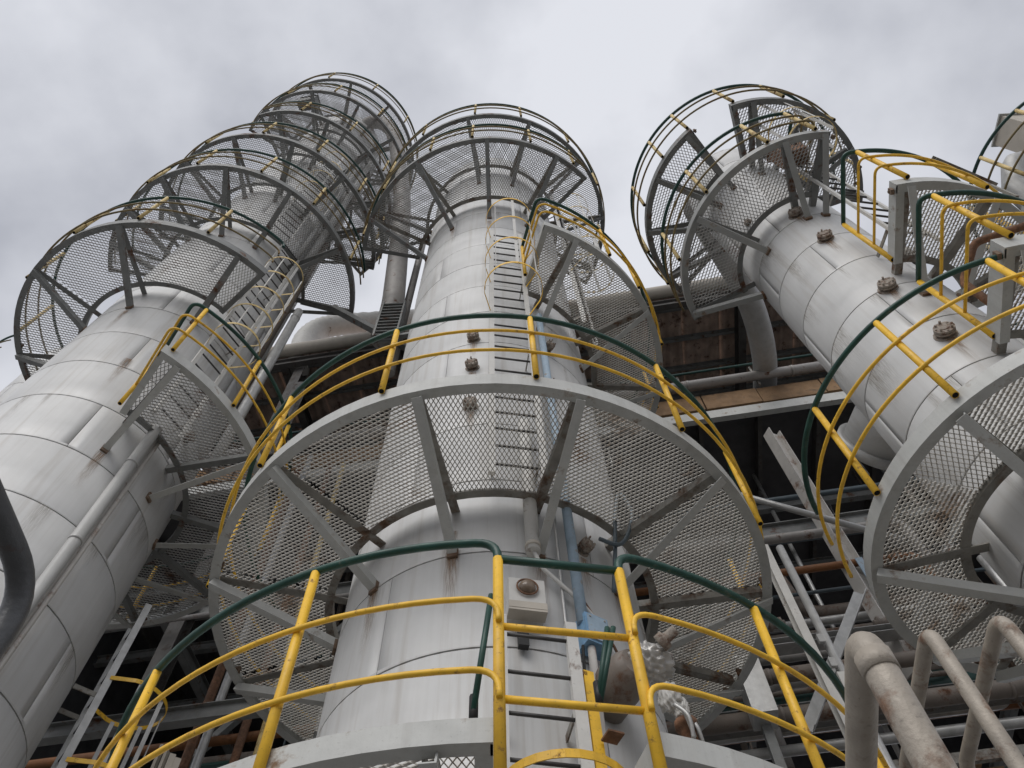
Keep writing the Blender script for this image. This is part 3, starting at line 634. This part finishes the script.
# ------------------------------------------------------------------ two more columns at the picture edges
RAD_B = (-11.10, 8.53); RAD[RAD_B] = 0.8
column(FC, 9.3, 5.0, .85, 3, 'slender column at the right picture edge behind the small platforms')
platform(FC, 9.40, 1.27, -150, 95, [-130, -100, -70, -40, -10, 20, 50, 80], [-120, -92, -64, -36, -6, 24], [(-150, 95)], 'mesh ring on the slender column at the right picture edge', rim_h=.13, drop=.45, steel='steel', worn='steel_dark', gm='grating_dark', grn='green_dark', yel='yellow_old', mid='rail_olive')
cb = thing('control_box', 'beige box behind the railing at the right picture edge', 'box', (7.62, 2.42, 11.15))
mb = MB(); mb.box((0, 0, .35), (.36, .42, .7)); part('housing', mb, 'box_beige', cb)
mb = MB(); mb.box((0, 0, .715), (.42, .48, .03)); part('hood', mb, 'steel', cb)
mb = MB(); mb.beam((0, 0, 0), (0, 0, -1.7), .06, .06); part('stand', mb, 'steel', cb)
pipe('grey_duct', 'grey elbowed duct beside the beige box at the right picture edge', [(7.5, 2.6, 10.4), (6.85, 2.55, 10.4), (6.62, 2.75, 9.9), (6.55, 3.0, 8.6)], .15, 'lagging', 8, fr=.15)
column(RAD_B, 17.2, 5.0, .9, 3, 'pale column mostly hidden behind the left column at the picture edge')
platform(RAD_B, 15.6, 1.6, -175, -100, [-160, -130], [-150, -125], [(-175, -60)], 'railed platform of the hidden column at the left picture edge', **kw)

# ------------------------------------------------------------------ process building behind the columns
BY = R_(-6.5); BO = Vector((0, 8.2, -EYE))
bd = thing('process_building', 'dark open steel framed building with brown corrugated roof behind the columns', 'building', BO, BY)
Z = EYE                                                     # local z = height above ground
X0, X1 = -9.5, 10.5; DEP = 9.0
def bpart(nm, mb, m, **k): return part(nm, mb, m, bd, **k)
ZR = 19.0 + Z
# corrugated roof sheets
sw = 1.05
mb = MB(); nn = 24
for i in range(nn + 1):
    x = sw * i / nn; zz = .045 * math.sin(i / nn * 2 * math.pi * 4)
    mb.v += [Vector((x, 0, zz)), Vector((x, DEP, zz + DEP * .05))]
for i in range(nn): mb.face((2 * i, 2 * i + 2, 2 * i + 3, 2 * i + 1), 0, True)
rs = mb.mesh('roof_sheet', 'roof_sheet')
k = 0; x = X0
while x < X1:
    add('roof_sheet', rs, bd, (x, 0, ZR + (k % 2) * .006)); x += 1.0; k += 1
for k in range(9):
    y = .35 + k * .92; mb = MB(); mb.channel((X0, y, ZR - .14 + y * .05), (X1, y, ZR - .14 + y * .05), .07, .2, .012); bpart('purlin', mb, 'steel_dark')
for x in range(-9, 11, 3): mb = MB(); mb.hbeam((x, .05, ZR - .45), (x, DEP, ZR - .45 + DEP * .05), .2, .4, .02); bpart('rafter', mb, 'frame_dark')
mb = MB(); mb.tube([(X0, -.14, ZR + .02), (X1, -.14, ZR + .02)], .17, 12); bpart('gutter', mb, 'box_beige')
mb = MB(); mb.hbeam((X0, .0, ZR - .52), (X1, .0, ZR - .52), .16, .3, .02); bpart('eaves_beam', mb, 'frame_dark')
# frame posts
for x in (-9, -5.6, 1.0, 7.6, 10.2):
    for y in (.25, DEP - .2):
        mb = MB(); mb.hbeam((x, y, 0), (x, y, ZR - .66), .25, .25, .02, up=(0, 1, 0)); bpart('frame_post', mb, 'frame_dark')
# deck edge of the upper storey
ZD = 13.0 + Z
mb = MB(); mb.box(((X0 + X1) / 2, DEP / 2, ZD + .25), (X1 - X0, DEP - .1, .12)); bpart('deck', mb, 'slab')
x = X0; k = 0
while x < X1 - .2:
    w = (1.25, .95, 1.5, 1.1)[k % 4]; mb = MB(); mb.box((x + w / 2, -.02 - .012 * (k % 3), ZD + .32 + .015 * math.sin(k * 2.1)), (w - .025, .06, .52)); bpart('plank', mb, 'plank'); x += w; k += 1
mb = MB(); mb.channel((X1, -.05, ZD - .14), (X0, -.05, ZD - .14), .1, .26, .015); bpart('edge_beam', mb, 'steel')
for k in range(18):
    x = X0 + .5 + k * 1.15; mb = MB(); mb.beam((x, .05, ZD + .05), (x, DEP, ZD + .05), .08, .22); bpart('joist', mb, 'frame_dark')
for k in range(14):
    x = X0 + 1 + k * 1.5; mb = MB(); mb.beam((x, -.12, ZD + .6), (x, -.12, ZD + 1.35), .04, .04); bpart('rail_post', mb, 'steel_worn')
mb = MB(); mb.tube([(X0, -.2, ZD + 1.35), (X1, -.2, ZD + 1.35)], .028, 8); bpart('hand_rail', mb, 'green_dark')
# storeys below
for zf, m in ((9.9, 'slab'), (6.5, 'slab')):
    mb = MB(); mb.box(((X0 + 2) / 2, DEP / 2 + 1.2, zf + Z), (2 - X0, DEP - 2.4, .12)); bpart('floor', mb, m) if zf < 9 else None
for zf in (9.7, 6.35):
    mb = MB(); mb.hbeam((X0, .3, zf + Z), (X1, .3, zf + Z), .14, .28, .016); bpart('floor_beam', mb, 'steel_dark')
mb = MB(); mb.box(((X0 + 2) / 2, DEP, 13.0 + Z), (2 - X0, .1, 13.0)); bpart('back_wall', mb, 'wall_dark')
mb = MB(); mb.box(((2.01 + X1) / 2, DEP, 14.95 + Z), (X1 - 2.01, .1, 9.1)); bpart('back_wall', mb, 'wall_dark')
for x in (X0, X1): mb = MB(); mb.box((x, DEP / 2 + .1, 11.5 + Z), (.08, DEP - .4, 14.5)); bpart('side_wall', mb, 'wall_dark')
# grated walkway strips at the low floor, right: brown, with gaps of daylight
for k in range(34):
    x = 1.4 + k * .26
    if k in (5, 9, 10, 15, 22, 23, 27): continue
    mb = MB(); mb.box((x, 1.25 + .12 * ((k * 7) % 3), 5.4 + Z), (.24, 2.4, .03)); bpart('walkway_plank', mb, 'plank')
mb = MB(); mb.beam((1.2, -.05, 5.33 + Z), (10.4, -.05, 5.33 + Z), .06, .12); bpart('walkway_edge', mb, 'steel_worn')
# braces
mb = MB(); mb.tube([(3.0, -.75, 9.75 + Z), (5.3, -.55, 8.2 + Z)], .05, 10); bpart('diagonal_brace', mb, 'galv')

rc = random.Random(11)
for k in range(26):                                         # conduits, hangers and cross members in the shade
    x = rc.uniform(-7, 9.5); y = rc.uniform(.3, 4.5)
    mb = MB(); mb.tube([(x, y, rc.choice((5.6, 6.6, 8.0)) + Z), (x, y, 13.0 + Z)], rc.uniform(.02, .06), 8); bpart('conduit', mb, rc.choice(('galv', 'pipe_brown', 'pipe', 'cable')))
for k in range(16):
    x = rc.uniform(1.5, 9.5); y = rc.uniform(.2, 2.5); mb = MB(); mb.beam((x, y, 12.85 + Z), (x, y, 12.85 + Z - rc.uniform(.5, .9)), .05, .02); bpart('hanger', mb, 'galv')
for k in range(7):
    x = -6 + k * 2.4; mb = MB(); mb.hbeam((x, .2, 9.7 + Z), (x, DEP - .3, 9.7 + Z), .14, .26, .014); bpart('cross_beam', mb, 'steel_dark')
for y in (1.6, 3.2, 4.8):
    mb = MB(); mb.hbeam((X0, y, 11.9 + Z), (X1, y, 11.9 + Z), .12, .22, .014); bpart('cross_beam', mb, 'steel_dark')
for k in range(14):
    y = rc.uniform(-.3, 1.6); z = rc.choice((5.2, 5.5, 6.7, 7.1, 7.5, 7.9, 8.4, 9.2)) + rc.uniform(-.1, .1); xa = rc.choice((-7, 1.4, 2.6)); xb = xa + rc.uniform(3.5, 7)
    mb = MB(); mb.tube(fillet([(xa, y, z + Z), (xb, y, z + Z), (xb, y, z + Z + rc.choice((-1, 1)) * rc.uniform(.6, 1.4))], .2), rc.uniform(.03, .075), 10); bpart('service_pipe', mb, rc.choice(('pipe', 'pipe', 'pipe_brown', 'galv', 'pipe_orange', 'green_dark')))
for k in range(6):
    x = 2.0 + k * 1.3; mb = MB(); mb.lathe([(.05, -.12), (.05, -.08), (.09, -.08), (.09, -.05), (.06, -.04), (.06, .04), (.09, .05), (.09, .08), (.05, .08), (.05, .12)], 12); bpart('valve', mb, rc.choice(('rust', 'pipe_brown')), loc=(x, -.2, 7.15 + Z + .2 * (k % 2)), rot=(0, R_(90), 0))
for k in range(5):
    x = -5 + k * 3.1; mb = MB(); mb.beam((x, .4, 6.5 + Z), (x + 2.6, .4, 9.55 + Z), .1, .1); bpart('diagonal_brace', mb, 'steel_dark')
def BP(x, y, z): a = BY; return Vector((x * math.cos(a) - y * math.sin(a), 8.2 + x * math.sin(a) + y * math.cos(a), z))
pipe('roof_edge_pipe', 'long grey pipe along the brown plank edge of the building', [BP(-9, -.22, 13.80), BP(10.3, -.22, 13.80)], .10, 'pipe', 16, [(BP(x, -.22, 13.80), (1, -.11, 0)) for x in (1.5, 3.6, 5.7, 7.8)], fr=0)
for (y, z, r, m, lab) in ((-.45, 6.35, .088, 'pipe_brown', 'upper of two brown grey pipes running along the low pipe rack'), (-.35, 5.88, .10, 'pipe_brown', 'lower and thicker of two brown grey pipes along the low pipe rack')):
    pipe('rack_pipe', lab, [BP(1.6, y, z - .0), BP(10.4, y, z)], r, m, 16, [(BP(x, y, z), (1, -.11, 0)) for x in (2.9, 5.4, 8.2)], fr=0)
for i, (y, z, r, m, lab) in enumerate(((1.2, 11.6, .05, 'cable', 'upper thin blue grey pipe in the dark storey below the planks'), (1.4, 10.7, .07, 'cable', 'lower thin blue grey pipe in the dark storey below the planks'),
        (1.0, 9.0, .03, 'cable', 'thinnest blue pipe in the dark storey'), (2.0, 8.1, .10, 'pipe_brown', 'brown pipe deep in the dark storey'), (2.2, 7.6, .12, 'pipe_orange', 'orange brown pipe deep in the dark storey'), (1.2, 7.2, .22, 'green_dark', 'thick dark green pipe in the dark storey'))):
    pipe('storey_pipe', lab, [BP(2.0 if 'blue' in lab else -6, y, z), BP(10.2, y, z)], r, m, 12, fr=0)
pipe('bent_brown_pipe', 'brown bent pipe coming down inside the dark storey', [BP(3.9, 1.2, 10.8), BP(4.2, 1.2, 8.75), BP(6.2, 1.2, 8.75)], .11, 'pipe_brown', 12, fr=.4)
pipe('bent_grey_pipe', 'small bent grey pipe above the pipe rack', [BP(2.9, .2, 5.6), BP(2.9, .2, 6.75), BP(4.2, .2, 6.75)], .07, 'pipe', 12, fr=.25)
tr = thing('cable_tray', 'perforated grey cable tray above the pipe rack', 'cable tray', BP(1.2, -.2, 6.9), BY)
mb = MB(); mb.channel((0, 0, 0), (6.5, 0, 0), .2, .10, .006); part('tray', mb, 'galv', tr)
for k in range(30): mb = MB(); mb.box((.15 + k * .21, -.005, -.01), (.08, .006, .03)); part('slot_shade', mb, 'hole_shade', tr)  # black blocks paint the shade of the slots; the tray is uncut
gb = thing('grey_duct_box', 'plain grey sheet metal box beside the big mesh platform', 'duct', (2.52, 7.15, 5.55), BY)
mb = MB(); mb.box((0, 0, .36), (.26, .3, .72)); part('casing', mb, 'galv', gb); mb = MB(); mb.box((0, 0, .735), (.30, .34, .03)); part('cap', mb, 'galv', gb)
mb = MB(); mb.beam((0, .1, 0), (0, .1, -5.55 - Z), .1, .1); part('leg', mb, 'steel_dark', gb)
# steel posts standing before the building
hc = thing('steel_column', 'rusty white H section steel column standing before the dark storey', 'steel column', (4.66, 7.6, 6.4), BY)
mb = MB(); mb.hbeam((0, 0, 0), (0, 0, 5.5), .2, .24, .02, up=(1, .55, 0)); part('section', mb, 'beam_white', hc)
mb = MB(); mb.box((.08, -.125, 1.7), (.10, .02, .5)); part('gusset', mb, 'blue', hc)
wp = thing('white_post', 'white channel post right of the big mesh platform', 'post', (2.84, 6.0, -EYE))
mb = MB(); mb.channel((0, 0, 0), (0, 0, 6.95 + Z), .08, .12, .01, up=(0, 1, 0)); part('channel', mb, 'white', wp)
for z in (5.2, 5.5): mb = MB(); mb.box((.07, -.07, z + Z), (.06, .04, .1)); part('clip', mb, 'galv', wp)
gp = thing('grey_post', 'round grey post close to the white channel post', 'post', (2.99, 6.0, -EYE))
mb = MB(); mb.tube([(0, 0, 0), (0, 0, 6.95 + Z)], .045, 12); part('tube', mb, 'galv', gp)
mb = MB(); mb.box((0, 0, 4.95 + Z), (.16, .13, .3)); part('sleeve', mb, 'white', gp)
ab = thing('diagonal_strut', 'flat grey diagonal strut below the lowest platform of the right column', 'strut', (4.09, 6.8, 7.04))
mb = MB(); mb.angle((0, 0, 0), (-1.3, 0, -1.85), .13, .012); part('strut', mb, 'galv', ab)
# left side pipes rising in front of the building
for i, (x, y, r, m, lab) in enumerate(((-3.90, 8.0, .055, 'galv', 'shiny bare pipe rising left of the big mesh platform'), (-4.12, 8.15, .06, 'rust', 'rust red pipe rising left of the shiny bare pipe'),
        (-3.55, 8.2, .055, 'rust', 'rust red pipe rising right of the shiny bare pipe'), (-3.30, 8.2, .045, 'yellow_old', 'faded yellow pipe rising behind the lowest railing'))):
    pipe('rising_pipe', lab, [(x, y, -EYE), (x, y, 12.5)], r, m, 10, fr=0)
lb = thing('left_walkway_beam', 'dark steel beam crossing low behind the railing on the left', 'beam', (-6.4, 7.3, 5.85), BY)
mb = MB(); mb.hbeam((0, 0, 0), (4.6, 0, 0), .12, .2, .012); part('beam', mb, 'steel_dark', lb)
for x in (.4, 4.3): mb = MB(); mb.beam((x, 0, -.1), (x, 0, -5.85 - Z), .12, .12); part('leg', mb, 'steel_dark', lb)
wb = thing('wood_bundle', 'bundle of pale weathered boards leaning low on the left behind the railing', 'boards', (-3.62, 6.6, 4.35))
for k in range(4): mb = MB(); mb.beam((k * .07, 0, 0), (k * .07 - .06, .1, .9 - .05 * k), .06, .03); part('board', mb, 'box_beige', wb)
wb2 = thing('broken_post', 'weathered white steel post end between the left column and the big mesh platform', 'post', (-4.5, 7.6, 12.2))
mb = MB(); mb.hbeam((0, 0, 0), (0, 0, 2.5), .2, .2, .02, up=(0, 1, 0)); part('section', mb, 'beam_white', wb2)
mb = MB(); mb.box((0, .45, .75), (.1, .9, .1)); part('stub', mb, 'frame_dark', wb2)
el = thing('ribbed_elbow', 'big grey ribbed pipe elbow above the roof edge between left and middle columns', 'pipe', (-5.87, 9.2, 19.0))
P = catmull([(.10, 0, -.3), (0, 0, .8), (-.06, 0, 1.7), (.18, 0, 2.4), (.77, 0, 2.68), (2.1, 0, 2.72), (4.6, 0, 2.72), (6.2, 0, 2.7), (6.8, 0, 2.2), (6.85, 0, 1.2), (6.85, 0, -.1)], 8)
rr = [.32 + (.025 if (i % 2 and i < 44) else 0) for i in range(len(P))]
mb = MB(); mb.tube(P, .32, 20, rr=rr); part('elbow', mb, 'white', el)
for x in (2.5, 5.0): mb = MB(); mb.beam((x, 0, 2.4), (x, 0, .05), .1, .1); part('support', mb, 'steel_dark', el)

# clutter on and around the columns
for (y, z, r, m, lab) in ((-.30, 6.95, .045, 'pipe_brown', 'thin brown pipe crossing behind the railing low on the left'), (-.25, 6.62, .06, 'pipe_orange', 'orange brown pipe crossing behind the railing low on the left'), (-.1, 6.2, .16, 'green_dark', 'thick dark green pipe crossing low on the left')):
    pipe('crossing_pipe', lab, [BP(-7.2, y, z), BP(-2.6, y, z)], r, m, 12, fr=0)
for t, r, z0, z1, m, lab in ((26, .05, 14.7, 26.5, 'galv', 'thin bare pipe up the right side of the left column above its third ring'), (36, .09, 14.7, 27, 'lagging', 'lagged pipe up the right side of the left column above its third ring'), (47, .06, 11.3, 24, 'pipe_brown', 'brown pipe up the right side of the left column'), (-30, .04, 17.4, 26.5, 'galv', 'thin bare pipe up the front of the left column between its upper rings')):
    pipe('column_pipe', lab, [onC(LC, 1.2 + r + .06, t, z0), onC(LC, 1.2 + r + .06, t, z1)], r, m, 12, [(onC(LC, 1.26 + r, t, z0 + k * 2.1), (0, 0, 1)) for k in range(1, 5)], fr=0)
for c, r, t, z, d, m, lab in ((LC, 2.05, -52, 24.0, (.3, .5, .6), 'steel_dark', 'dark cabinet on a top ring of the left column'), (RC, 1.30, 38, 9.9, (.22, .32, .55), 'rust', 'rusty brown box on the half ring near the top of the right column')):
    b = frame_thing('equipment_box', lab, 'box', c, r, t, z)
    mb = MB(); mb.box((0, 0, d[2] / 2), d); part('housing', mb, m, b); mb = MB(); mb.box((0, 0, d[2] + .015), (d[0] + .06, d[1] + .06, .03)); part('lid', mb, m, b)
    mb = MB(); mb.box((d[0] / 2 + .012, d[1] * .25, d[2] * .5), (.02, .04, .12)); part('handle', mb, 'black', b)

# ------------------------------------------------------------------ pipe loops beside the camera
pipe('pipe_loop', 'thick weathered pipe loop closest to the camera on the right', [(.615, 1.10, -EYE), (.615, 1.10, 1.02), (.70, 1.62, 1.02), (.80, 2.3, 1.02), (.80, 2.3, -EYE)], .030, 'handrail', 20, [((.615, 1.10, .955), (0, 0, 1))], fr=.055)
pipe('pipe_loop', 'thin weathered pipe loop in the middle of the three at the right', [(1.44, 2.14, -EYE), (1.44, 2.14, 2.0), (1.51, 2.92, 2.0), (1.51, 2.92, -EYE)], .028, 'handrail', 16, fr=.07)
pipe('pipe_loop', 'thin weathered pipe loop nearest the right picture edge', [(1.68, 2.09, -EYE), (1.68, 2.09, 2.0), (1.75, 2.92, 2.0), (1.75, 2.92, -EYE)], .028, 'handrail', 16, fr=.07)
pipe('pipe_bend', 'dark grey pipe bend close to the camera at the left edge', [(-.735, .79, -EYE), (-.735, .79, .90), (-.735, .2, .90), (-.735, -.6, .90), (-.735, -.6, -EYE)], .019, 'handrail_grey', 20, fr=.085)
